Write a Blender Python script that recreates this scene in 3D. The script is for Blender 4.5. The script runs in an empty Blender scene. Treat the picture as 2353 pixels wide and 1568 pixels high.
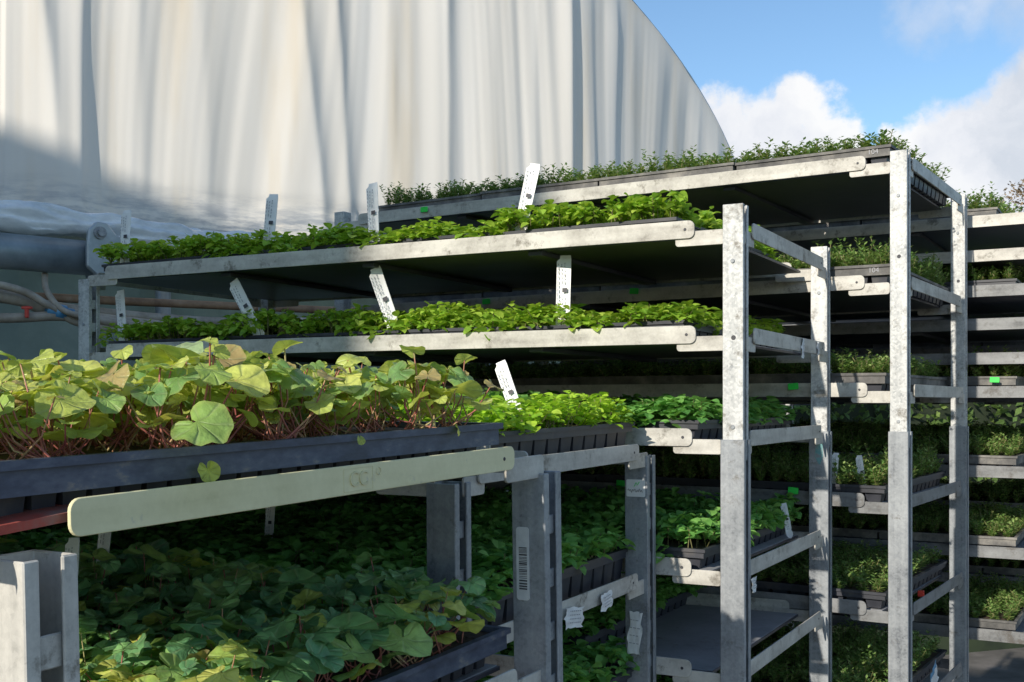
import bpy, math, random
from mathutils import Vector, Matrix, Euler, noise
random.seed(7)
R=random.Random(11)
scene=bpy.context.scene
CZ=1.96
COL=scene.collection
# ------------------------------------------------------------------ helpers
class MB:
    def __init__(s): s.v=[];s.f=[];s.m=[];s.uv=[]
    def quad(s,pts,m=0,uv=None):
        b=len(s.v); s.v+= [tuple(p) for p in pts]; s.f.append(tuple(range(b,b+len(pts)))); s.m.append(m)
        s.uv.append(uv if uv else [(0,0)]*len(pts))
    def box(s,x0,x1,y0,y1,z0,z1,m=0,top=1.0):
        b=len(s.v)
        s.v+=[(x0,y0,z0),(x1,y0,z0),(x1,y1,z0),(x0,y1,z0),(x0,y0,z1),(x1,y0,z1),(x1,y1,z1),(x0,y1,z1)]
        for q in ((0,3,2,1),(4,5,6,7),(0,1,5,4),(1,2,6,5),(2,3,7,6),(3,0,4,7)):
            s.f.append(tuple(b+i for i in q)); s.m.append(m); s.uv.append([(0,0)]*4)
    def frustum(s,cx,cy,h0,h1,k0,k1,z0,z1,m=0):
        b=len(s.v)
        for z,a,c in ((z0,h0,k0),(z1,h1,k1)):
            s.v+=[(cx-a,cy-c,z),(cx+a,cy-c,z),(cx+a,cy+c,z),(cx-a,cy+c,z)]
        for q in ((0,3,2,1),(4,5,6,7),(0,1,5,4),(1,2,6,5),(2,3,7,6),(3,0,4,7)):
            s.f.append(tuple(b+i for i in q)); s.m.append(m); s.uv.append([(0,0)]*4)
    def prism(s,poly,fn,a,b_,m=0):
        n=len(poly); b=len(s.v)
        s.v+=[fn(p,a) for p in poly]+[fn(p,b_) for p in poly]
        s.f.append(tuple(range(b+n-1,b-1,-1))); s.m.append(m); s.uv.append([(0,0)]*n)
        s.f.append(tuple(range(b+n,b+2*n))); s.m.append(m); s.uv.append([(0,0)]*n)
        for i in range(n):
            j=(i+1)%n
            s.f.append((b+i,b+j,b+n+j,b+n+i)); s.m.append(m); s.uv.append([(0,0)]*4)
    def tube(s,pts,r,n=6,m=0,cap=True):
        b=len(s.v); pts=[Vector(p) for p in pts]; k=len(pts)
        rr=r if isinstance(r,(list,tuple)) else [r]*k
        prev=None
        for i,p in enumerate(pts):
            d=(pts[min(i+1,k-1)]-pts[max(i-1,0)]).normalized()
            if prev is None:
                a=d.cross(Vector((0,0,1)))
                if a.length<1e-3: a=d.cross(Vector((1,0,0)))
            else: a=prev-d*prev.dot(d)
            a.normalize(); prev=a; c=d.cross(a)
            for j in range(n):
                t=2*math.pi*j/n
                s.v.append(tuple(p+(a*math.cos(t)+c*math.sin(t))*rr[i]))
        for i in range(k-1):
            for j in range(n):
                j2=(j+1)%n
                s.f.append((b+i*n+j,b+i*n+j2,b+(i+1)*n+j2,b+(i+1)*n+j)); s.m.append(m); s.uv.append([(0,0)]*4)
        if cap:
            s.f.append(tuple(b+j for j in range(n-1,-1,-1))); s.m.append(m); s.uv.append([(0,0)]*n)
            s.f.append(tuple(b+(k-1)*n+j for j in range(n))); s.m.append(m); s.uv.append([(0,0)]*n)
    def mesh(s,name,mats,smooth=False,uv=False):
        me=bpy.data.meshes.new(name); me.from_pydata(s.v,[],s.f)
        for m in mats: me.materials.append(m)
        me.polygons.foreach_set('material_index',s.m)
        if smooth: me.polygons.foreach_set('use_smooth',[True]*len(s.f))
        if uv:
            l=me.uv_layers.new(name='UVMap'); flat=[c for f in s.uv for p in f for c in p]
            l.data.foreach_set('uv',flat)
        me.update(); return me
def obj(name,data,loc=(0,0,0),rot=(0,0,0),parent=None,label=None,cat=None,group=None,kind=None,bevel=0,mat=None):
    o=bpy.data.objects.new(name,data); COL.objects.link(o)
    if mat is not None: o.matrix_world=mat
    else: o.location=loc; o.rotation_euler=rot
    if parent: o.parent=parent
    if label: o['label']=label
    if cat: o['category']=cat
    if group: o['group']=group
    if kind: o['kind']=kind
    if bevel:
        b=o.modifiers.new('edge','BEVEL'); b.width=bevel; b.segments=1; b.limit_method='ANGLE'
    return o
def text_mesh(txt,size,ext,mat):
    c=bpy.data.curves.new('lettering','FONT'); c.body=txt; c.size=size; c.extrude=ext; c.align_x='CENTER'; c.align_y='CENTER'
    o=bpy.data.objects.new('tmp',c); COL.objects.link(o)
    bpy.context.view_layer.update()
    dg=bpy.context.evaluated_depsgraph_get()
    me=bpy.data.meshes.new_from_object(o.evaluated_get(dg)); me.materials.clear(); me.materials.append(mat)
    bpy.data.objects.remove(o); return me
# ------------------------------------------------------------------ materials
def newmat(name):
    m=bpy.data.materials.new(name); m.use_nodes=True; nt=m.node_tree; nt.nodes.clear()
    out=nt.nodes.new('ShaderNodeOutputMaterial'); return m,nt,out
def N(nt,t,**k):
    n=nt.nodes.new(t)
    for a,b in k.items(): setattr(n,a,b)
    return n
def ramp(nt,stops):
    r=N(nt,'ShaderNodeValToRGB'); e=r.color_ramp.elements
    while len(e)<len(stops): e.new(.5)
    for i,(p,c) in enumerate(stops): e[i].position=p; e[i].color=(*c,1)
    return r
def surf(name,stops,scale=10,rough=.6,metal=0,bump=.2,bscale=60,stretch=(1,1,1),detail=6,spec=.5,rvar=.15):
    m,nt,out=newmat(name); L=nt.links
    tc=N(nt,'ShaderNodeTexCoord'); mp=N(nt,'ShaderNodeMapping'); mp.inputs['Scale'].default_value=stretch
    oi=N(nt,'ShaderNodeObjectInfo'); av=N(nt,'ShaderNodeVectorMath',operation='ADD'); rs=N(nt,'ShaderNodeMath',operation='MULTIPLY'); rs.inputs[1].default_value=7
    L.new(oi.outputs['Random'],rs.inputs[0]); L.new(tc.outputs['Object'],av.inputs[0]); L.new(rs.outputs[0],av.inputs[1])
    L.new(av.outputs[0],mp.inputs[0])
    n=N(nt,'ShaderNodeTexNoise'); n.inputs['Scale'].default_value=scale; n.inputs['Detail'].default_value=detail; n.inputs['Roughness'].default_value=.65
    L.new(mp.outputs[0],n.inputs['Vector'])
    r=ramp(nt,stops); L.new(n.outputs['Fac'],r.inputs[0])
    p=N(nt,'ShaderNodeBsdfPrincipled'); L.new(r.outputs[0],p.inputs['Base Color'])
    p.inputs['Metallic'].default_value=metal; p.inputs['Specular IOR Level'].default_value=spec
    mr=N(nt,'ShaderNodeMapRange'); mr.inputs['To Min'].default_value=rough-rvar; mr.inputs['To Max'].default_value=min(1,rough+rvar)
    L.new(n.outputs['Fac'],mr.inputs['Value']); L.new(mr.outputs[0],p.inputs['Roughness'])
    n2=N(nt,'ShaderNodeTexNoise'); n2.inputs['Scale'].default_value=bscale; n2.inputs['Detail'].default_value=4
    L.new(mp.outputs[0],n2.inputs['Vector'])
    b=N(nt,'ShaderNodeBump'); b.inputs['Strength'].default_value=bump; b.inputs['Distance'].default_value=.002
    L.new(n2.outputs['Fac'],b.inputs['Height']); L.new(b.outputs[0],p.inputs['Normal'])
    L.new(p.outputs[0],out.inputs[0]); return m
def galv(name,lo,hi,metal=.45,vmap=(60,60,2.5),rust=.68,spangle=.3,stops=(.5,.68,.92),stain=(.16,.145,.12)):
    m,nt,out=newmat(name); L=nt.links
    tc0=N(nt,'ShaderNodeTexCoord')
    oi=N(nt,'ShaderNodeObjectInfo'); tc=N(nt,'ShaderNodeVectorMath',operation='ADD'); rs=N(nt,'ShaderNodeMath',operation='MULTIPLY'); rs.inputs[1].default_value=7
    L.new(oi.outputs['Random'],rs.inputs[0]); L.new(tc0.outputs['Object'],tc.inputs[0]); L.new(rs.outputs[0],tc.inputs[1])
    v=N(nt,'ShaderNodeTexVoronoi'); v.inputs['Scale'].default_value=300; L.new(tc.outputs[0],v.inputs['Vector'])
    n=N(nt,'ShaderNodeTexNoise'); n.inputs['Scale'].default_value=16; n.inputs['Detail'].default_value=10; n.inputs['Roughness'].default_value=.78
    L.new(tc.outputs[0],n.inputs['Vector'])
    mp=N(nt,'ShaderNodeMapping'); mp.inputs['Scale'].default_value=vmap; L.new(tc.outputs[0],mp.inputs[0])
    st=N(nt,'ShaderNodeTexNoise'); st.inputs['Scale'].default_value=1.5; st.inputs['Detail'].default_value=6; L.new(mp.outputs[0],st.inputs['Vector'])
    sp=N(nt,'ShaderNodeSeparateColor'); L.new(v.outputs['Color'],sp.inputs[0])
    a=N(nt,'ShaderNodeMath',operation='MULTIPLY_ADD'); L.new(sp.outputs[0],a.inputs[0]); a.inputs[1].default_value=spangle
    b=N(nt,'ShaderNodeMath',operation='MULTIPLY_ADD'); L.new(st.outputs['Fac'],b.inputs[0]); b.inputs[1].default_value=.6
    L.new(n.outputs['Fac'],b.inputs[2]); 
    L.new(b.outputs[0],a.inputs[2])
    r=ramp(nt,[(stops[0],lo),(stops[1],tuple(x*.45+y*.55 for x,y in zip(lo,hi))),(stops[2],hi)])
    s=N(nt,'ShaderNodeMath',operation='MULTIPLY'); L.new(a.outputs[0],s.inputs[0]); s.inputs[1].default_value=.88
    L.new(s.outputs[0],r.inputs[0])
    n3=N(nt,'ShaderNodeTexNoise'); n3.inputs['Scale'].default_value=30; n3.inputs['Detail'].default_value=8; n3.inputs['Roughness'].default_value=.75; L.new(tc.outputs[0],n3.inputs['Vector'])
    r3=ramp(nt,[(rust-.08,(0,0,0)),(rust+.03,(.85,.85,.85))]); L.new(n3.outputs['Fac'],r3.inputs[0])
    mx=N(nt,'ShaderNodeMix',data_type='RGBA'); L.new(r3.outputs[0],mx.inputs['Factor']); L.new(r.outputs[0],mx.inputs['A']); mx.inputs['B'].default_value=(*stain,1)
    p=N(nt,'ShaderNodeBsdfPrincipled'); L.new(mx.outputs['Result'],p.inputs['Base Color'])
    p.inputs['Metallic'].default_value=metal; p.inputs['Roughness'].default_value=.5; p.inputs['Specular IOR Level'].default_value=.35
    bp=N(nt,'ShaderNodeBump'); bp.inputs['Strength'].default_value=.3; bp.inputs['Distance'].default_value=.001; L.new(b.outputs[0],bp.inputs['Height']); L.new(bp.outputs[0],p.inputs['Normal'])
    L.new(p.outputs[0],out.inputs[0]); return m
def leafmat(name,stops,trans=.35,tcol=(.4,.55,.05),veins=False,rough=.45):
    m,nt,out=newmat(name); L=nt.links
    g=N(nt,'ShaderNodeNewGeometry'); r=ramp(nt,stops); L.new(g.outputs['Random Per Island'],r.inputs[0])
    tc=N(nt,'ShaderNodeTexCoord'); n=N(nt,'ShaderNodeTexNoise'); n.inputs['Scale'].default_value=90; n.inputs['Detail'].default_value=4
    L.new(tc.outputs['Object'],n.inputs['Vector'])
    mr=N(nt,'ShaderNodeMapRange'); mr.inputs['From Min'].default_value=.3; mr.inputs['From Max'].default_value=.7; mr.inputs['To Min'].default_value=.72; mr.inputs['To Max'].default_value=1.28
    L.new(n.outputs['Fac'],mr.inputs['Value'])
    mu=N(nt,'ShaderNodeVectorMath',operation='SCALE'); L.new(r.outputs[0],mu.inputs[0]); L.new(mr.outputs[0],mu.inputs['Scale'])
    col=mu.outputs[0]
    p=N(nt,'ShaderNodeBsdfPrincipled'); p.inputs['Roughness'].default_value=rough; p.inputs['Specular IOR Level'].default_value=.4
    if veins:
        uv=N(nt,'ShaderNodeUVMap'); sx=N(nt,'ShaderNodeSeparateXYZ'); L.new(uv.outputs[0],sx.inputs[0])
        ln=N(nt,'ShaderNodeVectorMath',operation='LENGTH'); L.new(uv.outputs[0],ln.inputs[0])
        rm=N(nt,'ShaderNodeMapRange'); rm.inputs['From Min'].default_value=.78; rm.inputs['From Max'].default_value=1.02; rm.inputs['To Max'].default_value=.32; L.new(ln.outputs['Value'],rm.inputs['Value'])
        mr2=N(nt,'ShaderNodeMix',data_type='RGBA'); L.new(rm.outputs[0],mr2.inputs['Factor']); L.new(col,mr2.inputs['A']); mr2.inputs['B'].default_value=(*veins,1); col=mr2.outputs['Result']
        at=N(nt,'ShaderNodeMath',operation='ARCTAN2'); L.new(sx.outputs[1],at.inputs[0]); L.new(sx.outputs[0],at.inputs[1])
        k=N(nt,'ShaderNodeMath',operation='MULTIPLY'); L.new(at.outputs[0],k.inputs[0]); k.inputs[1].default_value=3.5
        c=N(nt,'ShaderNodeMath',operation='COSINE'); L.new(k.outputs[0],c.inputs[0])
        ab=N(nt,'ShaderNodeMath',operation='ABSOLUTE'); L.new(c.outputs[0],ab.inputs[0])
        pw=N(nt,'ShaderNodeMath',operation='POWER'); L.new(ab.outputs[0],pw.inputs[0]); pw.inputs[1].default_value=26
        pm=N(nt,'ShaderNodeMath',operation='MULTIPLY'); L.new(pw.outputs[0],pm.inputs[0]); pm.inputs[1].default_value=.32
        mx=N(nt,'ShaderNodeMix',data_type='RGBA'); L.new(pm.outputs[0],mx.inputs['Factor']); L.new(col,mx.inputs['A']); mx.inputs['B'].default_value=(.45,.52,.28,1)
        col=mx.outputs['Result']
        n9=N(nt,'ShaderNodeTexNoise'); n9.inputs['Scale'].default_value=260; n9.inputs['Detail'].default_value=3; L.new(tc.outputs['Object'],n9.inputs['Vector'])
        b1=N(nt,'ShaderNodeMath',operation='MULTIPLY_ADD'); L.new(n9.outputs['Fac'],b1.inputs[0]); b1.inputs[1].default_value=-1.4; L.new(pw.outputs[0],b1.inputs[2])
        bp=N(nt,'ShaderNodeBump'); bp.inputs['Strength'].default_value=.5; bp.inputs['Distance'].default_value=.002; bp.invert=True
        L.new(b1.outputs[0],bp.inputs['Height']); L.new(bp.outputs[0],p.inputs['Normal'])
    L.new(col,p.inputs['Base Color'])
    t=N(nt,'ShaderNodeBsdfTranslucent')
    tm=N(nt,'ShaderNodeMix',data_type='RGBA'); tm.inputs['Factor'].default_value=.55; L.new(col,tm.inputs['A']); tm.inputs['B'].default_value=(*tcol,1)
    L.new(tm.outputs['Result'],t.inputs[0])
    ms=N(nt,'ShaderNodeMixShader'); ms.inputs[0].default_value=trans; L.new(p.outputs[0],ms.inputs[1]); L.new(t.outputs[0],ms.inputs[2])
    L.new(ms.outputs[0],out.inputs[0]); return m
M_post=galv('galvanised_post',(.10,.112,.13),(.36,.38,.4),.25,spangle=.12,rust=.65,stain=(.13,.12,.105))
M_postlit=galv('sun_toned_galvanised_post',(.26,.255,.24),(.64,.62,.57),.05,spangle=.08,rust=.67)  # lighter copy of the post metal; sunlight is put into the colour
M_ext=galv('galvanised_extension',(.17,.185,.2),(.58,.585,.575),.12,rust=.62,spangle=.26)
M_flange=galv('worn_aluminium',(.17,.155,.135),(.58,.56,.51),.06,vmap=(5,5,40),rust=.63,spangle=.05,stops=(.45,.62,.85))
M_flange_shade=galv('shade_toned_flange',(.08,.082,.085),(.28,.285,.29),.1,vmap=(5,5,40),rust=.62,spangle=.05,stain=(.1,.09,.08))  # darker copy of the flange metal; shade is put into the colour
M_sheet=galv('grey_shelf_sheet',(.2,.205,.22),(.42,.43,.45),.1,vmap=(5,5,5),rust=.66,spangle=.06,stain=(.2,.17,.14))
M_yellow=galv('khaki_painted_steel',(.52,.48,.26),(.78,.73,.46),0,vmap=(3,3,60),rust=.69,spangle=.04,stops=(.4,.58,.85),stain=(.4,.39,.34))
M_board=surf('dark_shelf_board',[(.3,(.03,.032,.04)),(.6,(.065,.068,.085)),(.8,(.14,.13,.13))],scale=7,rough=.4,bscale=40)
M_tray=surf('black_tray_plastic',[(.3,(.02,.022,.03)),(.55,(.042,.045,.058)),(.8,(.12,.11,.1))],scale=14,rough=.5,bump=.1)
M_traygrey=surf('weathered_grey_tray_plastic',[(.3,(.045,.045,.045)),(.5,(.13,.125,.12)),(.7,(.3,.28,.25))],scale=18,rough=.7,bump=.2)
M_traysky=surf('dusty_black_tray_skylight_tint',[(.3,(.03,.036,.06)),(.48,(.06,.072,.115)),(.6,(.1,.115,.16)),(.72,(.26,.23,.2))],scale=30,rough=.5,bump=.15,stretch=(1,1,2.2),detail=10)  # black plastic with dust; the blue of skylight is mixed into the colour
M_soil=surf('potting_soil',[(.3,(.03,.02,.014)),(.6,(.09,.06,.04)),(.8,(.18,.13,.09))],scale=90,rough=.95,bump=1,bscale=200)
M_white=surf('white_label_plastic',[(.3,(.68,.68,.67)),(.6,(.82,.82,.81))],scale=30,rough=.4,bump=.05)
M_ink_hole=surf('black_print_and_hole_shade',[(.3,(.03,.03,.035)),(.6,(.06,.06,.07))],scale=30,rough=.6,bump=0)  # print ink; also dark discs painted as the shade inside holes
M_greyink=surf('grey_print',[(.3,(.3,.3,.32)),(.6,(.4,.4,.42))],scale=30,rough=.6,bump=0)
M_green=surf('bright_green_plastic',[(.3,(.03,.6,.06)),(.6,(.05,.75,.1))],scale=30,rough=.4,bump=.05)
M_red=surf('red_plastic',[(.3,(.45,.03,.02)),(.6,(.6,.05,.03))],scale=30,rough=.4,bump=.05)
M_redpaint=surf('scuffed_red_strap',[(.3,(.22,.04,.035)),(.5,(.42,.08,.06)),(.7,(.28,.17,.15))],scale=30,rough=.5)
M_blue=surf('blue_plastic',[(.3,(.05,.2,.38)),(.6,(.09,.3,.5))],scale=30,rough=.4,bump=.05)
M_teal=surf('faded_teal_paint',[(.42,(.12,.3,.32)),(.55,(.2,.36,.36)),(.6,(.24,.26,.27))],scale=120,rough=.6,bump=.2)
M_hose=surf('grey_brown_hose',[(.3,(.24,.2,.15)),(.6,(.42,.37,.3)),(.8,(.56,.52,.45))],scale=20,rough=.6)
M_rustpipe=surf('rusty_brown_pipe',[(.3,(.16,.09,.05)),(.6,(.32,.2,.12)),(.8,(.42,.34,.26))],scale=20,rough=.7)
M_pipe=surf('dull_galvanised_pipe',[(.3,(.2,.24,.26)),(.5,(.32,.37,.4)),(.75,(.52,.56,.58))],scale=8,rough=.4,metal=.4,stretch=(1,1,1))
M_film=surf('bunched_clear_plastic',[(.3,(.5,.54,.58)),(.5,(.72,.75,.78)),(.7,(.9,.91,.92))],scale=9,rough=.25,bump=.6,bscale=26,stretch=(1,1,2.5))
M_bark=surf('tree_bark',[(.3,(.06,.045,.035)),(.7,(.16,.12,.09))],scale=12,rough=.9,bump=.8,bscale=30)
M_mint=leafmat('mint_leaf',[(0,(.15,.3,.03)),(.4,(.27,.47,.05)),(.75,(.42,.6,.08)),(1,(.54,.68,.12))],.42,(.65,.85,.05))
M_lime=leafmat('lime_leaf',[(0,(.24,.46,.03)),(.5,(.42,.66,.05)),(1,(.58,.78,.09))],.42,(.65,.9,.05))
M_deep=leafmat('deep_green_leaf',[(0,(.1,.28,.07)),(.5,(.18,.43,.1)),(1,(.28,.54,.14))],.38,(.35,.65,.07))
M_hebe=leafmat('shrub_leaf',[(0,(.12,.24,.06)),(.5,(.21,.36,.1)),(1,(.4,.5,.18))],.32,(.5,.65,.1))
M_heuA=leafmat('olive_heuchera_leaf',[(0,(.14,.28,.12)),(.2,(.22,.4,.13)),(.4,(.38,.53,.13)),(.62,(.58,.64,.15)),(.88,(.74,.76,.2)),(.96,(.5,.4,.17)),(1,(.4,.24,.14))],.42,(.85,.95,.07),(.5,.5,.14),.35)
M_heuB=leafmat('green_heuchera_leaf',[(0,(.09,.24,.13)),(.35,(.16,.36,.16)),(.65,(.25,.47,.17)),(.9,(.4,.57,.17)),(1,(.62,.64,.1))],.3,(.45,.7,.1),(.18,.34,.13),.35)  # darker green copy of the leaf tones; lower-shelf shade is in the colour
M_stem=surf('pink_red_stem',[(.3,(.24,.05,.055)),(.5,(.4,.14,.11)),(.62,(.42,.36,.16))],scale=30,rough=.5,bump=0)
M_stemg=surf('green_brown_stem',[(.3,(.1,.1,.04)),(.7,(.22,.2,.08))],scale=30,rough=.6,bump=0)
M_tree1=leafmat('autumn_tree_leaf',[(0,(.16,.11,.07)),(.5,(.3,.22,.14)),(1,(.42,.34,.24))],.25,(.35,.25,.1))
M_tree2=leafmat('hedge_tree_leaf',[(0,(.06,.1,.03)),(.5,(.11,.19,.05)),(1,(.2,.28,.08))],.25,(.2,.3,.05))
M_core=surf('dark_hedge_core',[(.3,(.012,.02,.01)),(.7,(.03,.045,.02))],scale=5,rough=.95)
def curtain_mat():
    m,nt,out=newmat('white_tunnel_fabric'); L=nt.links
    tc=N(nt,'ShaderNodeTexCoord'); sx=N(nt,'ShaderNodeSeparateXYZ'); L.new(tc.outputs['Object'],sx.inputs[0])
    mp=N(nt,'ShaderNodeMapping'); mp.inputs['Scale'].default_value=(3,3,.35); L.new(tc.outputs['Object'],mp.inputs[0])
    n=N(nt,'ShaderNodeTexNoise'); n.inputs['Scale'].default_value=1.8; n.inputs['Detail'].default_value=5; L.new(mp.outputs[0],n.inputs['Vector'])
    r=ramp(nt,[(.3,(.82,.73,.6)),(.44,(.87,.83,.77)),(.7,(.89,.87,.84))]); L.new(n.outputs['Fac'],r.inputs[0])
    n2=N(nt,'ShaderNodeTexNoise'); n2.inputs['Scale'].default_value=7; n2.inputs['Detail'].default_value=8; n2.inputs['Roughness'].default_value=.7
    mp2=N(nt,'ShaderNodeMapping'); mp2.inputs['Scale'].default_value=(.8,.8,4); L.new(tc.outputs['Object'],mp2.inputs[0]); L.new(mp2.outputs[0],n2.inputs['Vector'])
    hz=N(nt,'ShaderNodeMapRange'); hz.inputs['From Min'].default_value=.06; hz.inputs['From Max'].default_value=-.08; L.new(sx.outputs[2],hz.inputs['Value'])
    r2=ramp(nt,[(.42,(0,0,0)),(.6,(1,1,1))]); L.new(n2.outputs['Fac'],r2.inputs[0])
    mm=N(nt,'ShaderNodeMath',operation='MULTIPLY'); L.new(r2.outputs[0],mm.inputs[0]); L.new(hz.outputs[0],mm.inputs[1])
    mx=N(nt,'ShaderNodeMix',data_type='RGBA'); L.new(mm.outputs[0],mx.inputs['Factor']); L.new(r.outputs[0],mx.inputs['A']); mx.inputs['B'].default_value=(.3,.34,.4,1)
    d=N(nt,'ShaderNodeBsdfPrincipled'); d.inputs['Roughness'].default_value=.6; d.inputs['Specular IOR Level'].default_value=.25; L.new(mx.outputs['Result'],d.inputs['Base Color'])
    t=N(nt,'ShaderNodeBsdfTranslucent'); t.inputs[0].default_value=(.97,.92,.84,1)
    ms=N(nt,'ShaderNodeMixShader'); ms.inputs[0].default_value=.24; L.new(d.outputs[0],ms.inputs[1]); L.new(t.outputs[0],ms.inputs[2])
    L.new(ms.outputs[0],out.inputs[0]); return m
M_curtain=curtain_mat()
M_panel=surf('murky_green_plastic_panel',[(.3,(.14,.19,.16)),(.6,(.22,.29,.25)),(.8,(.34,.4,.36))],scale=3,rough=.6)
M_ground=surf('gravel_yard_ground',[(.3,(.07,.065,.06)),(.55,(.13,.12,.11)),(.8,(.22,.2,.19))],scale=3,rough=.95,bump=1,bscale=25,detail=12)
M_occluder=surf('green_painted_cladding',[(.3,(.16,.18,.17)),(.7,(.24,.26,.25))],scale=3,rough=.7)
# ------------------------------------------------------------------ world, sun, camera
SD=Vector((-.55,-.835)); EL=math.radians(24)
w=bpy.data.worlds.new('World'); scene.world=w; w.use_nodes=True; nt=w.node_tree; nt.nodes.clear(); L=nt.links
wo=N(nt,'ShaderNodeOutputWorld'); bg=N(nt,'ShaderNodeBackground'); bg.inputs[1].default_value=.15; L.new(bg.outputs[0],wo.inputs[0])
sky=N(nt,'ShaderNodeTexSky',sky_type='NISHITA'); sky.sun_disc=False; sky.sun_elevation=EL; sky.sun_rotation=math.atan2(SD.x,SD.y)%(2*math.pi)
sky.air_density=1.0; sky.dust_density=.3; sky.ozone_density=2.0
tint=N(nt,'ShaderNodeMix',data_type='RGBA',blend_type='MULTIPLY'); tint.inputs['Factor'].default_value=1; L.new(sky.outputs[0],tint.inputs['A']); tint.inputs['B'].default_value=(.9,1.02,1.08,1)
tc=N(nt,'ShaderNodeTexCoord')
nz=N(nt,'ShaderNodeTexNoise'); nz.inputs['Scale'].default_value=13; nz.inputs['Detail'].default_value=9; nz.inputs['Roughness'].default_value=.6; L.new(tc.outputs['Generated'],nz.inputs['Vector'])
sb=N(nt,'ShaderNodeVectorMath',operation='SUBTRACT'); L.new(nz.outputs['Color'],sb.inputs[0]); sb.inputs[1].default_value=(.5,.5,.5)
sc=N(nt,'ShaderNodeVectorMath',operation='SCALE'); L.new(sb.outputs[0],sc.inputs[0]); sc.inputs['Scale'].default_value=.10
ad=N(nt,'ShaderNodeVectorMath',operation='ADD'); L.new(tc.outputs['Generated'],ad.inputs[0]); L.new(sc.outputs[0],ad.inputs[1])
def dirv(px,py):
    return Vector(((px-1176)/2592,1,(925-py)/2592)).normalized()
def azel(a,e):
    a=math.radians(a);e=math.radians(e); return Vector((math.sin(a)*math.cos(e),math.cos(a)*math.cos(e),math.sin(e)))
bl=[(1605,275,60,1),(1680,310,88,1),(1775,315,100,1),(1855,250,75,1),(1890,325,68,1),(1800,440,130,1),(1640,410,100,1),(2060,330,48,1),(2120,355,88,1),(2230,345,110,1),(2330,290,110,1),(2440,250,140,1),(2200,460,160,1),(2070,440,105,1),(2400,410,170,1),(2130,10,80,.42),(2230,-10,95,.5),(2340,10,90,.45),(2480,40,120,.6),
    (2700,350,260,1),(1500,520,200,1),(1200,600,250,1),(3000,500,300,1),(600,500,250,1)]
cl_=[(dirv(a,b),c/2592,d) for a,b,c,d in bl]
for a,e,r_ in ((120,25,.3),(95,12,.2),(150,45,.2)):  # unseen clouds beside and behind the camera, added to brighten the shade
    cl_.append((azel(a,e),r_,.6))
last=None
for (c,rr,s) in cl_:
    ds=N(nt,'ShaderNodeVectorMath',operation='DISTANCE'); L.new(ad.outputs[0],ds.inputs[0]); ds.inputs[1].default_value=c
    mr=N(nt,'ShaderNodeMapRange',interpolation_type='SMOOTHSTEP'); L.new(ds.outputs['Value'],mr.inputs['Value'])
    mr.inputs['From Min'].default_value=rr*1.2; mr.inputs['From Max'].default_value=rr*(.7 if s>=.9 else .1); mr.inputs['To Max'].default_value=s*.97
    if last is None: last=mr.outputs[0]
    else:
        mx=N(nt,'ShaderNodeMath',operation='MAXIMUM'); L.new(last,mx.inputs[0]); L.new(mr.outputs[0],mx.inputs[1]); last=mx.outputs[0]
n5=N(nt,'ShaderNodeTexNoise'); n5.inputs['Scale'].default_value=9; n5.inputs['Detail'].default_value=7; L.new(ad.outputs[0],n5.inputs['Vector'])
cr=ramp(nt,[(.36,(4.5,4.8,5.3)),(.5,(5.8,5.9,6.2)),(.62,(6.6,6.6,6.6))]); L.new(n5.outputs['Fac'],cr.inputs[0])
cm=N(nt,'ShaderNodeMix',data_type='RGBA'); L.new(last,cm.inputs['Factor']); L.new(tint.outputs['Result'],cm.inputs['A']); L.new(cr.outputs[0],cm.inputs['B'])
L.new(cm.outputs['Result'],bg.inputs[0])
sl=bpy.data.lights.new('sun','SUN'); sl.energy=5.0; sl.angle=math.radians(.6); sl.color=(1,.92,.79)
so=obj('sun',sl,(0,0,12)); so.rotation_euler=Vector((-SD.x*math.cos(EL),-SD.y*math.cos(EL),-math.sin(EL))).to_track_quat('-Z','Y').to_euler()
cam=bpy.data.cameras.new('camera'); cam.lens=39.66; cam.sensor_width=36; cam.shift_y=.06; cam.clip_start=.02; cam.clip_end=1500
co=obj('camera',cam,(0,0,CZ),(math.radians(90),0,0)); scene.camera=co
scene.view_settings.view_transform='Standard'; scene.view_settings.look='None'; scene.view_settings.exposure=0
# ------------------------------------------------------------------ ground
g=MB(); n=24
for i in range(n):
    for j in range(n):
        x0=-400+800*i/n;x1=-400+800*(i+1)/n;y0=-400+800*j/n;y1=-400+800*(j+1)/n
        g.quad([(x0,y0,0),(x1,y0,0),(x1,y1,0),(x0,y1,0)])
obj('ground',g.mesh('ground',[M_ground]),kind='structure',label='grey gravel yard ground')
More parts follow.
